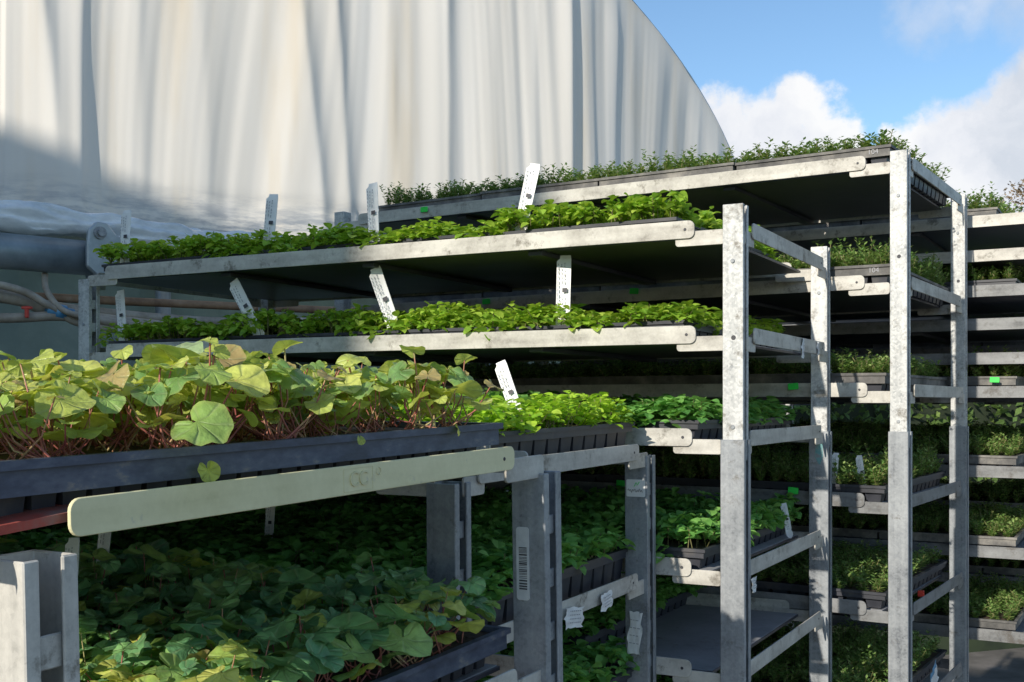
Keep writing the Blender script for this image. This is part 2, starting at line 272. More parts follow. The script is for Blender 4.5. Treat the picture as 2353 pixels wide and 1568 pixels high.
# ------------------------------------------------------------------ trolleys
def cprofile(hx,hy,o,th,sg):
    p=[(hx,-o),(hx,-hy),(-hx,-hy),(-hx,hy),(hx,hy),(hx,o),(hx-th,o),(hx-th,hy-th),(-hx+th,hy-th),(-hx+th,-hy+th),(hx-th,-hy+th),(hx-th,-o)]
    p=[(sg*a,b) for a,b in p]
    return p if sg>0 else p[::-1]
def post_mesh(h0,h1,hx,hy,sg,mat,pitch=.05,bolt=None,patch=False):
    b=MB(); b.prism(cprofile(hx,hy,hy*.42,.0026,sg),lambda p,z:(p[0],p[1],z),h0,h1)
    z=h1-.04
    while z>max(h0,h1-1.2):
        x=sg*(hx-.004); b.box(min(x,x-sg*.002),max(x,x-sg*.002),-hy*.55,hy*.55,z-.018,z); z-=pitch
    if bolt is not None:
        for zz in bolt:
            b.tube([(0,-hy+.001,zz),(0,-hy-.002,zz)],.0032,8,1)
        b.tube([(.001,-hy+.0005,h1-.19),(.001,-hy-.0005,h1-.19)],.0036,10,2)  # black disc stands for the shade inside a small hole
    if patch:
        rp=random.Random(4); pts=[]
        for k in range(14):
            a=2*math.pi*k/14; pts.append((.001+.009*math.cos(a)*rp.uniform(.7,1.1),h1-.035+.026*math.sin(a)*rp.uniform(.7,1.1)))
        b.prism(pts,lambda p,y:(p[0],y,p[1]),-hy-.0004,-hy+.001,3)
    return b.mesh('post',[mat,M_post,M_ink_hole,M_teal])
def rplate(x0,x1,z0,z1,n=5,r=None):
    h=(z1-z0); r=r or h*.48; pts=[]
    for cx,cz,a0 in ((x1-r,z0+r,-90),(x1-r,z1-r,0),(x0+r,z1-r,90),(x0+r,z0+r,180)):
        for i in range(n+1):
            a=math.radians(a0+90*i/n); pts.append((cx+r*math.cos(a),cz+r*math.sin(a)))
    return pts
def shelf_mesh(W,z0,hf=.026,short=0,yoff=0,shade_tone=False):
    b=MB()
    b.box(-1.275,-.035,.012,W-.012,z0+.002,z0+.0062,1)
    b.box(-1.273,-.037,.014,W-.014,z0+.0058,z0+.0072,5)
    Y=lambda p,y:(p[0],y,p[1]); X=lambda p,x:(x,p[0],p[1])
    for y in (-.0145,W+.012):
        b.prism(rplate(-1.25,-.058,z0,z0+hf,r=.009),Y,y,y+.0025,0)
        b.tube([(-.072,y-.0006 if y<0 else y+.0031,z0+hf*.5),(-.072,y+.0002,z0+hf*.5)],.0024,8,2)  # dark disc painted where the flange hole would be in shade
        for x0,x1 in ((-.088,-.014),(-1.302,-1.222)):
            if short and y<0: continue
            b.prism(rplate(x0,x1,z0-.011,z0+.0105,r=.005),Y,y+.0035 if y<0 else y-.0035,y+.006 if y<0 else y-.001,0)
    for x in (.0125,-1.3245):
        m=3 if (x>0 and short) else 0
        hh=.0205 if short else .023
        b.prism(rplate(.032+yoff,W-.048+yoff,z0,z0+hh,r=.0068),X,x,x+.0025,m)
        b.tube([(x+.0031 if x>0 else x-.0006,W-.066+yoff,z0+hh*.5),(x+.0002 if x>0 else x+.001,W-.066+yoff,z0+hh*.5)],.0018,8,2)  # same dark disc as hole shade on the short flange
        for y0,y1 in ((.006,.05),(W-.075,W-.006)):
            if short and y0<.01: continue
            b.prism(rplate(y0,y1,z0-.012,z0+.009,r=.004),X,x-.0035 if x>0 else x+.0035,x-.001 if x>0 else x+.006,0)
    for x in (-.33,-.65,-.97):
        b.box(x-.012,x+.012,.014,W-.014,z0-.006,z0+.0015,1)
    return b.mesh('shelf',[M_flange_shade if shade_tone else M_flange,M_board,M_ink_hole,M_yellow,M_redpaint,M_sheet])
TR={}
wheel=MB(); wheel.tube([(0,-.018,0),(0,.018,0)],.055,16)
wheel_me=wheel.mesh('wheel',[M_tray],True)
def trolley(key,corner,phi,W,joint,top,shelves,label,short=0,yoff=0,roll=0,shade_tone=99):
    M0=Matrix.Translation((corner[0],corner[1],0))@Matrix.Rotation(-math.radians(phi),4,'Z')
    pv=Vector((0,W/2,CZ-.06))
    M=M0@Matrix.Translation(pv)@Matrix.Rotation(math.radians(roll),4,'X')@Matrix.Translation(-pv)
    em=obj('plant_trolley',None,mat=M,label=label,cat='trolley',group='metal plant trolleys parked side by side')
    em.empty_display_size=.2
    ph=CZ+joint
    for i,(x,y,sg) in enumerate(((0,0,1),(0,W,1),(-1.31,0,-1 if key!='B' else 1),(-1.31,W,-1))):
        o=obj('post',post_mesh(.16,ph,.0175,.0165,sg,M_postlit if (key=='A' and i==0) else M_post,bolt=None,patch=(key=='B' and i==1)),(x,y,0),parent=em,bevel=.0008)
        if top is not None:
            tp=top if not (key=='B' and i==2) else .238
            obj('post_extension',post_mesh(ph-.03,CZ+tp+(.004*((i*7)%3-1)),.0148,.0138,sg,M_ext,pitch=.045 if (key=='B' and i==2) else .075,bolt=[ph+.018,CZ+tp-.085]),(0,0,0),parent=o,bevel=.0008)
    b=MB(); b.box(-1.33,.02,-.02,W+.02,.13,.165); b.box(-1.3,-.01,.01,W-.01,.165,.172,1)
    obj('base',b.mesh('base',[M_post,M_board]),parent=em,bevel=.002)
    for x in (-1.2,-.11):
        for y in (.07,W-.07):
            obj('wheel',wheel_me,(x,y,.056),parent=em)
    for i,z in enumerate(shelves):
        obj('shelf',shelf_mesh(W,CZ+z,short=short if z==shelves[0] else 0,yoff=yoff,hf=.026,shade_tone=i>=shade_tone),(0,R.uniform(-.002,.002),R.uniform(-.002,.002)) if key!='A' else (0,0,0),(0,R.uniform(-.002,.002),0) if key!='A' else (0,0,0),parent=em,bevel=.0006)
    TR[key]=(em,M,math.radians(phi),W)
    return em
def tw(key,x,y,z): return TR[key][1]@Vector((x,y,CZ+z))
def tm(key,x,y,z,rot=(0,0,0),sc=1):
    return TR[key][1]@Matrix.Translation((x,y,CZ+z))@Euler(rot).to_matrix().to_4x4()@Matrix.Scale(sc,4)
A=trolley('A',(-.250,.583),30,.545,-.072,None,[-.064,-.262,-.46,-.7],'short galvanised plant trolley with khaki painted top shelf edge',1,-.018,1.5)
D=trolley('D',(-.066,1.174),28.4,.53,-.080,None,[-.084,-.266,-.44,-.64],'short galvanised plant trolley holding lime green seedling trays',roll=.7)
B=trolley('B',(.320,1.614),28.07,.53,-.053,.286,[.236,.083,-.064,-.252,-.397,-.60],'tall galvanised plant trolley with extended posts and mint trays')
C=trolley('C',(.698,2.028),32.3,.53,-.052,.455,[.422,.206,.008,-.19,-.385,-.58],'tallest galvanised plant trolley stacked with small shrub trays',shade_tone=3)
E=trolley('E',(1.215,2.43),30,.53,-.05,.44,[.39,.312,.236,.16,.085,.012,-.165,-.345,-.53],'galvanised plant trolley with closely stacked empty shelves above plant trays',shade_tone=2)
G=trolley('G',(1.60,2.95),30,.53,-.05,.33,[.27,.13,.0,-.15,-.32,-.5],'galvanised plant trolley with shrub trays behind the others',shade_tone=0)
H=trolley('H',(2.0,3.5),30,.53,-.05,.30,[.2,.0,-.18,-.38,-.58],'galvanised plant trolley with shrub trays at the end of the row',shade_tone=0)
# ------------------------------------------------------------------ trays
def tray_mesh(w,d,mat,nx,ny,h=.045,rim=.014,inset=0):
    b=MB(); th=.003
    b.box(-w,0,0,th,h-rim,h); b.box(-w,0,d-th,d,h-rim,h); b.box(-w,-w+th,th,d-th,h-rim,h); b.box(-th,0,th,d-th,h-rim,h)
    b.box(-w-.003,.003,-.003,.004,h-.0035,h+.0015); b.box(-w-.003,.003,d-.004,d+.003,h-.0035,h+.0015)
    b.box(-w-.003,-w+.004,.004,d-.004,h-.0035,h+.0015); b.box(-.004,.003,.004,d-.004,h-.0035,h+.0015)
    b.box(-w+th,-th,th,d-th,h-.008,h-.004,1)
    e=.004+inset
    cx=(w-2*e)/nx; cy=(d-2*e)/ny
    for i in range(nx):
        for j in range(ny):
            if 1<i<nx-2 and 1<j<ny-2: continue
            b.frustum(-w+e+cx*(i+.5),e+cy*(j+.5),cx*.34,cx*.45,cy*.34,cy*.45,0,h-.0085,2)
    return b.mesh('seedling_tray',[mat,M_soil,M_tray])
AD=.535
TM={'black':(tray_mesh(.293,.515,M_tray,8,14,h=.029,rim=.012),.029),'blackdeep':(tray_mesh(.293,.515,M_tray,8,14,h=.043,rim=.012),.043),
    'grey':(tray_mesh(.293,.515,M_traygrey,8,14,h=.037,rim=.018),.037),'blue':(tray_mesh(.32,AD,M_traysky,12,26,h=.033,rim=.0175,inset=.008),.033)}
# ------------------------------------------------------------------ seedlings
def rleaf(b,base,ax,side,nrm,l,wd,m=0):
    pr=[(0,0),(.12,.55),(.35,1.0),(.62,.92),(.85,.55),(1.0,0)]
    i0=len(b.v); k=len(pr)
    mids=[base+ax*(l*t)+nrm*(-.14*l*t*t) for t,_ in pr]
    b.v+=[tuple(p) for p in mids]
    for s in (-1,1):
        for t,q in pr[1:-1]:
            b.v.append(tuple(base+ax*(l*(t-.04))+side*(s*wd*.5*q)+nrm*(.2*wd*q-.14*l*t*t)))
    n=k-2
    for si,s in enumerate((-1,1)):
        o=i0+k+si*n
        seq=[i0]+[o+i for i in range(n)]+[i0+k-1]
        for i in range(k-1):
            a,c=seq[i],seq[i+1]
            f2=[]
            for q in [i0+i,a,c,i0+i+1]:
                if q not in f2: f2.append(q)
            if len(f2)>=3:
                b.f.append(tuple(f2)); b.m.append(m); b.uv.append([(0,0)]*len(f2))
def frame(az,tilt,roll=0):
    ax=Vector((math.cos(az)*math.cos(tilt),math.sin(az)*math.cos(tilt),math.sin(tilt)))
    side=Vector((-math.sin(az),math.cos(az),0))
    nr=ax.cross(side)
    if roll:
        q=Matrix.Rotation(roll,3,ax); side=q@side; nr=q@nr
    return ax,side,nr
def mint_mesh(seed,mat,w=.293,d=.515,h=.041,leaf=.0135,nn=1500):
    r=random.Random(seed); b=MB()
    for i in range(nn):
        x=-r.uniform(-.010,w+.010); y=r.uniform(-.016,d+.016)
        hh=h*(.7+.5*noise.noise(Vector((x*11+seed,y*11,0)))+r.uniform(-.35,.22))
        hh=max(hh,.004)
        if y<.0 or x>0: hh*=r.uniform(.25,1)
        c=Vector((x,y,hh))
        rt=Vector((min(max(x+r.uniform(-.01,.01),-w+.01),-.01),min(max(y,.008),d-.008),0))
        if i%3==0: b.tube([rt,c],.0007,3,1,False)
        az=r.uniform(0,6.28)
        for k in range(4):
            a=az+k*1.57+r.uniform(-.4,.4); ti=r.uniform(-.55,.65)
            ax,sd,nr=frame(a,ti,r.uniform(-.4,.4)); l=leaf*r.uniform(.55,1.4)
            zz=c+Vector((0,0,-.005*(k%2)-r.uniform(0,.006)))
            rleaf(b,zz+ax*.0015,ax,sd,nr,l,l*.9)
    return b.mesh('seedlings',[mat,M_stemg])
def hebe_mesh(seed,mat,w=.293,d=.515,h=.044):
    r=random.Random(seed); b=MB(); nx,ny=9,16
    for i in range(nx):
        for j in range(ny):
            if r.random()<.05: continue
            bx=-w+w*(i+.5)/nx+r.uniform(-.005,.005); by=d*(j+.5)/ny+r.uniform(-.005,.005)
            pf=r.uniform(.65,1.15)*(1+.5*noise.noise(Vector((bx*9+seed,by*9,1))))
            for s in range(9):
                hh=h*r.uniform(.4,1.1)*pf
                az=r.uniform(0,6.28); lean=r.uniform(.1,.7)
                p0=Vector((bx,by,0)); p1=p0+Vector((math.cos(az)*lean*hh,math.sin(az)*lean*hh,hh))
                if s%2==0: b.tube([p0,p1],.0008,3,1,False)
                nl=max(4,int(hh/.0055))
                for k in range(nl):
                    t=.2+.8*k/(nl-1); p=p0.lerp(p1,t)
                    for q in (0,1):
                        a=k*1.57+q*3.14+az; ax,sd,nr=frame(a,r.uniform(.0,.75)); l=.0112*r.uniform(.8,1.25)*(1 if t<.9 else .8)
                        wd=l*.56
                        i0=len(b.v)
                        b.v+=[tuple(p),tuple(p+ax*l*.5+sd*wd*.5+nr*.0006),tuple(p+ax*l),tuple(p+ax*l*.5-sd*wd*.5+nr*.0006)]
                        b.f.append((i0,i0+1,i0+2,i0+3)); b.m.append(0); b.uv.append([(0,0)]*4)
    return b.mesh('seedlings',[mat,M_stemg])
SM={'mint':[mint_mesh(s,M_mint) for s in (1,2,3)],'lime':[mint_mesh(s,M_lime,h=.052,leaf=.0128,nn=1500) for s in (4,5)],
    'deep':[mint_mesh(s,M_deep,leaf=.0155,nn=1150) for s in (6,7)],'hebe':[hebe_mesh(s,M_hebe) for s in (1,2,3)]}
LB={'mint':('dense mint-like seedlings with fresh green rounded leaves','mint seedlings'),'lime':('bright lime green leafy seedlings packed in a tray','seedlings'),
    'deep':('deep green leafy seedlings on a shaded shelf','seedlings'),'hebe':('small bushy shrub seedlings with tiny green leaves','shrub seedlings')}
TL={'black':'black plastic plug tray resting on a trolley shelf','blackdeep':'ribbed black plastic plug tray of lime green seedlings','grey':'weathered grey plug tray on a trolley shelf','blue':'dusty black plug tray of heuchera plants, tinted with painted-in skylight'}
num_me=text_mesh('104',.013,.0006,M_greyink)
def tray(key,x,y,z,kind,plant,seed=0,number=False):
    me,h=TM[kind]
    o=obj('seedling_tray',me,mat=tm(key,x,y,z+.0075,(R.uniform(-.006,.006),R.uniform(-.009,.009),R.uniform(-.014,.014))),label=TL[kind],cat='plant tray',group='plug trays on trolley shelves')
    if number: obj('moulded_number',num_me,(-.03,-.0008,h-.009),(math.radians(90),0,0),parent=o)
    if plant:
        sm=SM[plant]; s=sm[(seed+R.randint(0,5))%len(sm)]
        if R.random()<.5: m=tm(key,x,y,z+.0035+h)
        else: m=tm(key,x-.293,y+.515,z+.0035+h,(0,0,math.pi))
        m=m@Matrix.Diagonal((1,1,R.uniform(.82,1.18),1))
        obj('seedlings',s,mat=m,label=LB[plant][0],cat=LB[plant][1],kind='stuff')
    return o
def row(key,z,kind,plant,x0=-.03,n=4,w=.298,y=.008,number=None):
    for i in range(n):
        tray(key,x0-i*w,y+R.uniform(-.006,.004),z,kind,plant,i,number==i)
row('B',.236,'black','mint',-.095); row('B',.083,'black','mint',-.075)
row('B',-.064,'black','deep',-.06); row('B',-.252,'black','deep',-.05,4)
row('B',-.397,'black','deep',-.24,3); row('B',-.60,'black','deep',-.05,2)
row('C',.422,'grey','hebe',-.02,number=0); row('C',.206,'grey','hebe',-.02,number=0)
for z in (.008,-.19,-.385,-.58): row('C',z,'grey' if z>0 else 'black','hebe',-.03)
row('D',-.084,'blackdeep','lime',-.012); row('D',-.266,'blackdeep','deep',-.012); row('D',-.44,'blackdeep','deep',-.012,3)
row('E',.39,'grey','hebe',-.16)
for z in (.236,.012,-.165,-.345,-.53): row('E',z,'black' if z>.1 else 'grey','hebe',-.12)
for z in (.27,.13,.0,-.15,-.32,-.5): row('G',z,'grey','hebe',-.05,3)
for z in (.2,.0,-.18,-.38,-.58): row('H',z,'grey','hebe',-.05,2)
# ------------------------------------------------------------------ heuchera
def hleaf(b,c,az,tilt,roll,size,r):
    ax,sd,nr=frame(az,tilt,roll); seg=35; i0=len(b.v)
    cup=r.uniform(-.18,.10); ph=r.uniform(0,6.28); wv=r.uniform(.03,.09); asp=r.uniform(.9,1.15)
    b.v.append(tuple(c)); uvs=[(0,0)]
    for ring,rad in ((1,.38),(2,.74),(3,1.0)):
        for k in range(seg):
            a=-math.pi+2*math.pi*(k+.5)/seg
            lob=1-.11*(1-math.sqrt(abs(math.cos(3.5*a)))) - .012*r.random()
            notch=1-.5*math.exp(-((math.pi-abs(a))/.24)**2)
            rr=size*.5*rad*(lob if ring==3 else 1-.5*(1-lob))*notch
            x=math.cos(a)*rr; y=math.sin(a)*rr*asp
            z=size*(cup*rad*rad*.5+wv*rad*rad*math.sin(3.5*a*2+ph)*.4+ .10*rad*math.sin(2*a+ph)+.008*rad*r.uniform(-1,1))
            b.v.append(tuple(c+ax*(x+size*.12)+sd*y+nr*z)); uvs.append((math.cos(a)*rad,math.sin(a)*rad))
    def F(ids):
        b.f.append(tuple(i0+i for i in ids)); b.m.append(0); b.uv.append([uvs[i] for i in ids])
    for k in range(seg-1):
        k2=k+1
        F((0,1+k,1+k2))
        for g_ in (0,1): F((1+g_*seg+k,1+(g_+1)*seg+k,1+(g_+1)*seg+k2,1+g_*seg+k2))
def heu_plant(seed,mat,h=.049,n=28,size=.0195,lo=.2,big=1.6,tl=(-.8,.5),rl=.6):
    r=random.Random(seed); b=MB(); s=MB()
    for i in range(n):
        az=r.uniform(0,6.28); rad=r.uniform(.004,.036); hh=h*(lo+(1-lo)*r.random()**.65)
        if i==0: hh=h*1.15
        c=Vector((math.cos(az)*rad,math.sin(az)*rad,hh)); sz=size*r.choice((.55,.75,.9,1,1,1.25,big))*r.uniform(.9,1.1)
        hleaf(b,c,az+r.uniform(-1.2,1.2),r.uniform(*tl),r.uniform(-rl,rl),sz,r)
        if i%2==0 or i<4:
            p0=Vector((r.uniform(-.012,.012),r.uniform(-.012,.012),0))
            mid=p0.lerp(c,.5)+Vector((math.cos(az)*.005,math.sin(az)*.005,-.003))
            s.tube([p0,mid,c],[.0008,.0006,.0005],4,0,False)
    return b,s
def heu_set(mat,seeds,**k):
    out=[]
    for q in seeds:
        b,s=heu_plant(q,mat,**k); out.append((b.mesh('heuchera_leaves',[mat],True,True),s.mesh('heuchera_stems',[M_stem],True),b,s))
    return out
HA=heu_set(M_heuA,range(20,28)); HB=heu_set(M_heuB,range(40,48),h=.050,n=20,size=.0245,lo=.25,big=1.45,tl=(-.6,.35),rl=.5); HC=heu_set(M_heuA,range(60,63),h=.050,n=18,size=.0245,lo=.3,tl=(-.5,.3),rl=.4)
def heu_tray(x,z,vars_,lab,individual=True,nx=6,ny=11,w=.32,d=AD,yo=-.06,alt=None):
    hz=z+.0075+.031
    tray('A',x,yo,z,'blue',None)
    mb=MB(); ms=MB()
    for i in range(nx):
        for j in range(ny):
            px=x-w*(i+.42)/nx+R.uniform(-.012,.012); py=yo+.008+(d-.035)*(j+.5)/ny+R.uniform(-.012,.012)
            vs=vars_
            if alt and ((px>-.12 and j<3) or R.random()<.06): vs=alt  # yellow-leaved plants in the front corner stand in for a sunlit patch
            v=vs[R.randint(0,len(vs)-1)]; s=R.uniform(.85,1.15)*(1+.2*noise.noise(Vector((px*8,py*8,z))))
            if individual:
                o=obj('heuchera_plant',v[0],mat=tm('A',px,py,hz,(R.uniform(-.12,.12),R.uniform(-.12,.12),R.uniform(0,6.28)),s),label=lab,cat='heuchera plant',group='heuchera plants on the trolley')
                obj('stems',v[1],parent=o)
            else:
                rot=Matrix.Rotation(R.uniform(0,6.28),3,'Z'); of=Vector((px,py,hz+CZ))
                for src,dst in ((v[2],mb),(v[3],ms)):
                    i0=len(dst.v); dst.v+=[tuple(rot@(Vector(q)*s)+of) for q in src.v]
                    dst.f+=[tuple(k+i0 for k in f) for f in src.f]; dst.m+=src.m; dst.uv+=src.uv
    if not individual:
        i0=len(mb.v); mb.v+=ms.v; mb.f+=[tuple(k+i0 for k in f) for f in ms.f]; mb.m+=[1]*len(ms.f); mb.uv+=ms.uv
        obj('heuchera_bed',mb.mesh('heuchera_bed',[vars_[0][0].materials[0],M_stem],True,True),mat=TR['A'][1],label=lab,cat='heuchera plants',kind='stuff')
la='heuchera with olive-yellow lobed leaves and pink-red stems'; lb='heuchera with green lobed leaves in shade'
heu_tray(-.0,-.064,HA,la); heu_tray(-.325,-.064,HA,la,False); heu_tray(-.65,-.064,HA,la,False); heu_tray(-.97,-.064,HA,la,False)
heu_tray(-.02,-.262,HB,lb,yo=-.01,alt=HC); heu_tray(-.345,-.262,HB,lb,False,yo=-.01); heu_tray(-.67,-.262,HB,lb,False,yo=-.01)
rr_=random.Random(77)
M_pale=leafmat('pale_green_leaf',[(0,(.4,.55,.28)),(1,(.45,.58,.3))],.35,(.6,.75,.2),(.36,.48,.2),.35)
for (px,py,hh,sz,azz,mm_) in ((-.07,.165,.062,.036,1.2,M_pale),(-.09,.07,.056,.026,.4,M_heuA),(-.05,.33,.058,.026,.9,M_heuA),(-.05,.41,.046,.022,1.6,M_heuA)):
    b=MB(); hleaf(b,Vector((0,0,hh)),azz,.2,.35,sz,rr_); s_=MB(); s_.tube([(0,0,0),(.004,.004,hh*.5),(0,0,hh)],[.0012,.0009,.0007],5,0,False)
    o=obj('heuchera_plant',b.mesh('heuchera_leaves',[mm_],True,True),mat=tm('A',px,py,-.026),label='heuchera with one broad '+('pale green' if mm_ is M_pale else 'yellow-green')+' leaf above the rest',cat='heuchera plant',group='heuchera plants on the trolley')
    obj('stems',s_.mesh('heuchera_stems',[M_stem],True),parent=o)
for k,(y,z,sz,rl) in enumerate(((.12,-.036,.015,.4),(.40,-.024,.011,-.5),(.27,-.026,.008,.2))):
    b=MB(); hleaf(b,Vector((0,0,0)),0,-1.2,rl,sz,random.Random(k)); 
    o=obj('fallen_leaf',b.mesh('fallen_leaf',[M_heuA],True,True),mat=tm('A',.007,y,z),label='loose heuchera leaf hanging over the tray rim',cat='leaf',group='loose leaves on the tray rim')
sb_=MB(); k=14
for i in range(k):
    y0=-.085+.125*i/k; y1=-.085+.125*(i+1)/k; f=lambda y:.006+.002*math.sin(y*60); zf=lambda y:-.0575+.0018*math.sin(y*45)
    sb_.quad([(f(y0),y0,zf(y0)),(f(y1),y1,zf(y1)),(f(y1)+.001,y1,zf(y1)+.005),(f(y0)+.001,y0,zf(y0)+.005)])
    sb_.quad([(f(y0)+.001,y0,zf(y0)+.005),(f(y1)+.001,y1,zf(y1)+.005),(f(y1)-.03,y1,zf(y1)+.006),(f(y0)-.03,y0,zf(y0)+.006)])
obj('strap',sb_.mesh('strap',[M_redpaint]),mat=tm('A',0,0,0),label='scuffed red strap lying under the tray corner',cat='strap')
# ------------------------------------------------------------------ plant labels
def label_mesh():
    b=MB(); th=.0006; w=.0096
    prof=[(-w,-.008),(-w,.078),(-w+.004,.082),(-w+.004,.086),(w-.001,.086),(w,.08),(w,.012),(w-.002,.006),(w,0),(w,-.008),(.003,-.018),(-.003,-.018)]
    b.prism(prof[::-1],lambda p,y:(p[0],y+.012*max(0,(p[1])/.086)**2,p[1]),-th,th); return b.mesh('plant_label',[M_white])
def print_mesh():
    b=MB(); r=random.Random(3); yy=lambda z:-.0012+.012*(max(0,z)/.086)**2-.0004
    def Q(x0,x1,z0,z1,m): b.quad([(x0,yy(z0),z0),(x1,yy(z0),z0),(x1,yy(z1),z1),(x0,yy(z1),z1)],m)
    Q(-.001,.006,.036,.042,0)
    for k in range(3):
        x=-.0075+k*.0042; z=.008
        while z<.074:
            l=r.uniform(.0015,.005)
            if not (x>-.004 and .03<z<.046): Q(x,x+.0012,z,z+l,1)
            z+=l+r.uniform(.001,.003)
    return b.mesh('printed_text',[M_ink_hole,M_greyink])
lme=label_mesh(); pme=print_mesh()
def plabel(key,x,y,z,tilt,yaw=0,sc=1.0,lean=0):
    p=TR[key][2]
    o=obj('plant_label',lme,tw(key,x,y,z),(math.radians(lean),math.radians(tilt),-p*.6+math.radians(yaw)),
      label='white plastic plant label with black print '+('leaning over' if abs(tilt)>15 else 'standing upright')+' in seedlings',cat='plant label',group='white labels stuck in plant trays')
    o.scale=(sc,sc,sc); obj('printed_text',pme,parent=o)
for a in [('B',-1.245,.03,.283,-3,0,1.15),('B',-.882,.03,.283,2,8,1.15),('B',-.648,.03,.283,-7,-6,1.15),('B',-.366,.04,.290,10,0,1.15),
          ('B',-1.25,.03,.13,-10,0,1.1),('B',-.90,.02,.134,-33,0,1.25),('B',-.60,.02,.128,-23,0,1.3),('B',-.288,.03,.130,0,4,1.2),
          ('D',-.05,.25,-.02,-22,0,.9),('A',-.36,.16,-.195,2,0,.8),('A',-.36,.31,-.195,-4,0,.8),('A',-.45,.42,-.19,0,0,.8),
          ('C',-.14,.05,.035,-10,0,.7),('C',-.13,.03,-.155,4,0,.7),('C',-.08,.05,-.155,-8,0,.65),
          ('B',-.03,.42,-.23,-12,0,.6),('D',-.5,.3,-.21,0,0,.8),('E',-.25,.1,-.12,6,0,.6),('E',-.22,.1,.055,-5,0,.6),('A',-.5,.2,-.195,0,0,.6)]:
    plabel(*a)
cc=text_mesh('CC',.0150,.0009,surf('khaki_relief',[(.3,(.56,.52,.31)),(.6,(.68,.64,.4))],scale=60,rough=.5,bump=.1))
zA=CZ-.064+.0102
obj('embossed_letters',cc,(.0152,.257,zA),(math.radians(90),0,math.radians(90)),parent=A)
fr=MB()
for y0,y1,z0,z1 in ((.241,.273,.0078,.0082),(.241,.273,-.0082,-.0078),(.2403,.2407,-.0082,.0082),(.2733,.2737,-.0082,.0082)):
    fr.box(.0146,.0153,y0,y1,zA+z0,zA+z1)
obj('embossed_frame',fr.mesh('embossed_frame',[cc.materials[0]]),parent=A)
rg=MB(); rg.tube([(.0152,.2805+.0026*math.cos(a*math.pi/8),zA+.004+.0026*math.sin(a*math.pi/8)) for a in range(17)],.0005,4)
obj('embossed_ring',rg.mesh('embossed_ring',[cc.materials[0]]),parent=A)
bt=MB(); y=.545-.0165-.0012
bt.prism([(p[0],p[1]) for p in rplate(-.0125,.001,CZ-.19,CZ-.122,r=.003)],lambda p,yy:(p[0],yy,p[1]),y,y+.0008)
z=CZ-.180; r=random.Random(5)
while z<CZ-.14:
    h=r.choice([.0005,.0009,.0014]); bt.quad([(-.0095,y-.0004,z),(-.001,y-.0004,z),(-.001,y-.0004,z+h),(-.0095,y-.0004,z+h)],1); z+=h+r.choice([.0006,.001,.0014])
obj('barcode_tag',bt.mesh('barcode_tag',[surf('milky_plastic',[(.3,(.45,.47,.48)),(.6,(.6,.61,.61))],scale=40,rough=.4),M_ink_hole]),parent=A)
st=MB(); y=.53-.0165-.001
st.prism(rplate(-.0145,.0145,CZ-.139,CZ-.114,r=.002),lambda p,yy:(p[0],yy,p[1]),y,y+.0006)
pts=[(-.012+.0006*i,y-.0008,CZ-.130+.0018*math.sin(i*1.1)+.001*math.sin(i*.47)) for i in range(40)]
st.tube(pts,.0003,3,1)
st.tube([(-.002,y-.0008,CZ-.124),(.001,y-.0008,CZ-.118),(.003,y-.0008,CZ-.122),(.006,y-.0008,CZ-.117)],.0006,3,2)
obj('sticker',st.mesh('sticker',[M_white,M_ink_hole,M_green]),parent=D,label='white sticker with handwritten name and green leaf mark')
def scrap(key,x,y,z,w,h,face,seed,rot=0,mt=None):
    r=random.Random(seed); b=MB(); nx,nz=6,8
    def P(i,j):
        jag=(r.uniform(-.0015,.0015) if i in(0,nx) or j in(0,nz) else 0)
        return ((i/nx-.5)*w+jag,-.002-.003*abs(math.sin(i*1.3+seed+j*.6))-.002*r.random(),(j/nz-.5)*h+jag)
    g_=[[P(i,j) for j in range(nz+1)] for i in range(nx+1)]
    i0=len(b.v)
    for col in g_: b.v+=col
    for i in range(nx):
        for j in range(nz):
            b.f.append((i0+i*(nz+1)+j,i0+(i+1)*(nz+1)+j,i0+(i+1)*(nz+1)+j+1,i0+i*(nz+1)+j+1)); b.m.append(1 if (mt and j>5) else 0); b.uv.append([(0,0)]*4)
    o=obj('paper_label',b.mesh('paper_label',[M_white,mt or M_white],True),mat=tm(key,x,y,z,(0,math.radians(rot),math.pi/2 if face=='x' else 0)),label='torn crumpled '+('blue and ' if mt else '')+'white paper label stuck on trolley metal',cat='paper label',group='torn paper labels on trolleys')
    t=MB()
    for k in range(4):
        zz=h*.3-k*h*.18; xx=-w*.35
        while xx<w*.25:
            l=r.uniform(.002,.005); t.quad([(xx,-.0072,zz),(xx+l,-.0072,zz),(xx+l,-.0072,zz+.0012),(xx,-.0072,zz+.0012)]); xx+=l+.0015
    obj('handwriting',t.mesh('handwriting',[M_greyink]),parent=o)
scrap('D',.016,.26,-.266,.05,.026,'x',1,8); scrap('D',.016,.36,-.262,.035,.022,'x',2,-6); scrap('D',.016,.2,-.272,.03,.03,'x',6,15)
scrap('D',0,.512,-.335,.02,.062,'y',3,4); scrap('B',.016,.31,.09,.014,.032,'x',4,10); scrap('B',.016,.42,.095,.012,.022,'x',9,-20)
scrap('B',.016,.02,-.262,.02,.02,'x',5,0); scrap('C',.02,.16,-.525,.06,.045,'x',7,-25,M_blue); scrap('E',.016,-.0,-.33,.03,.02,'y',8,0)
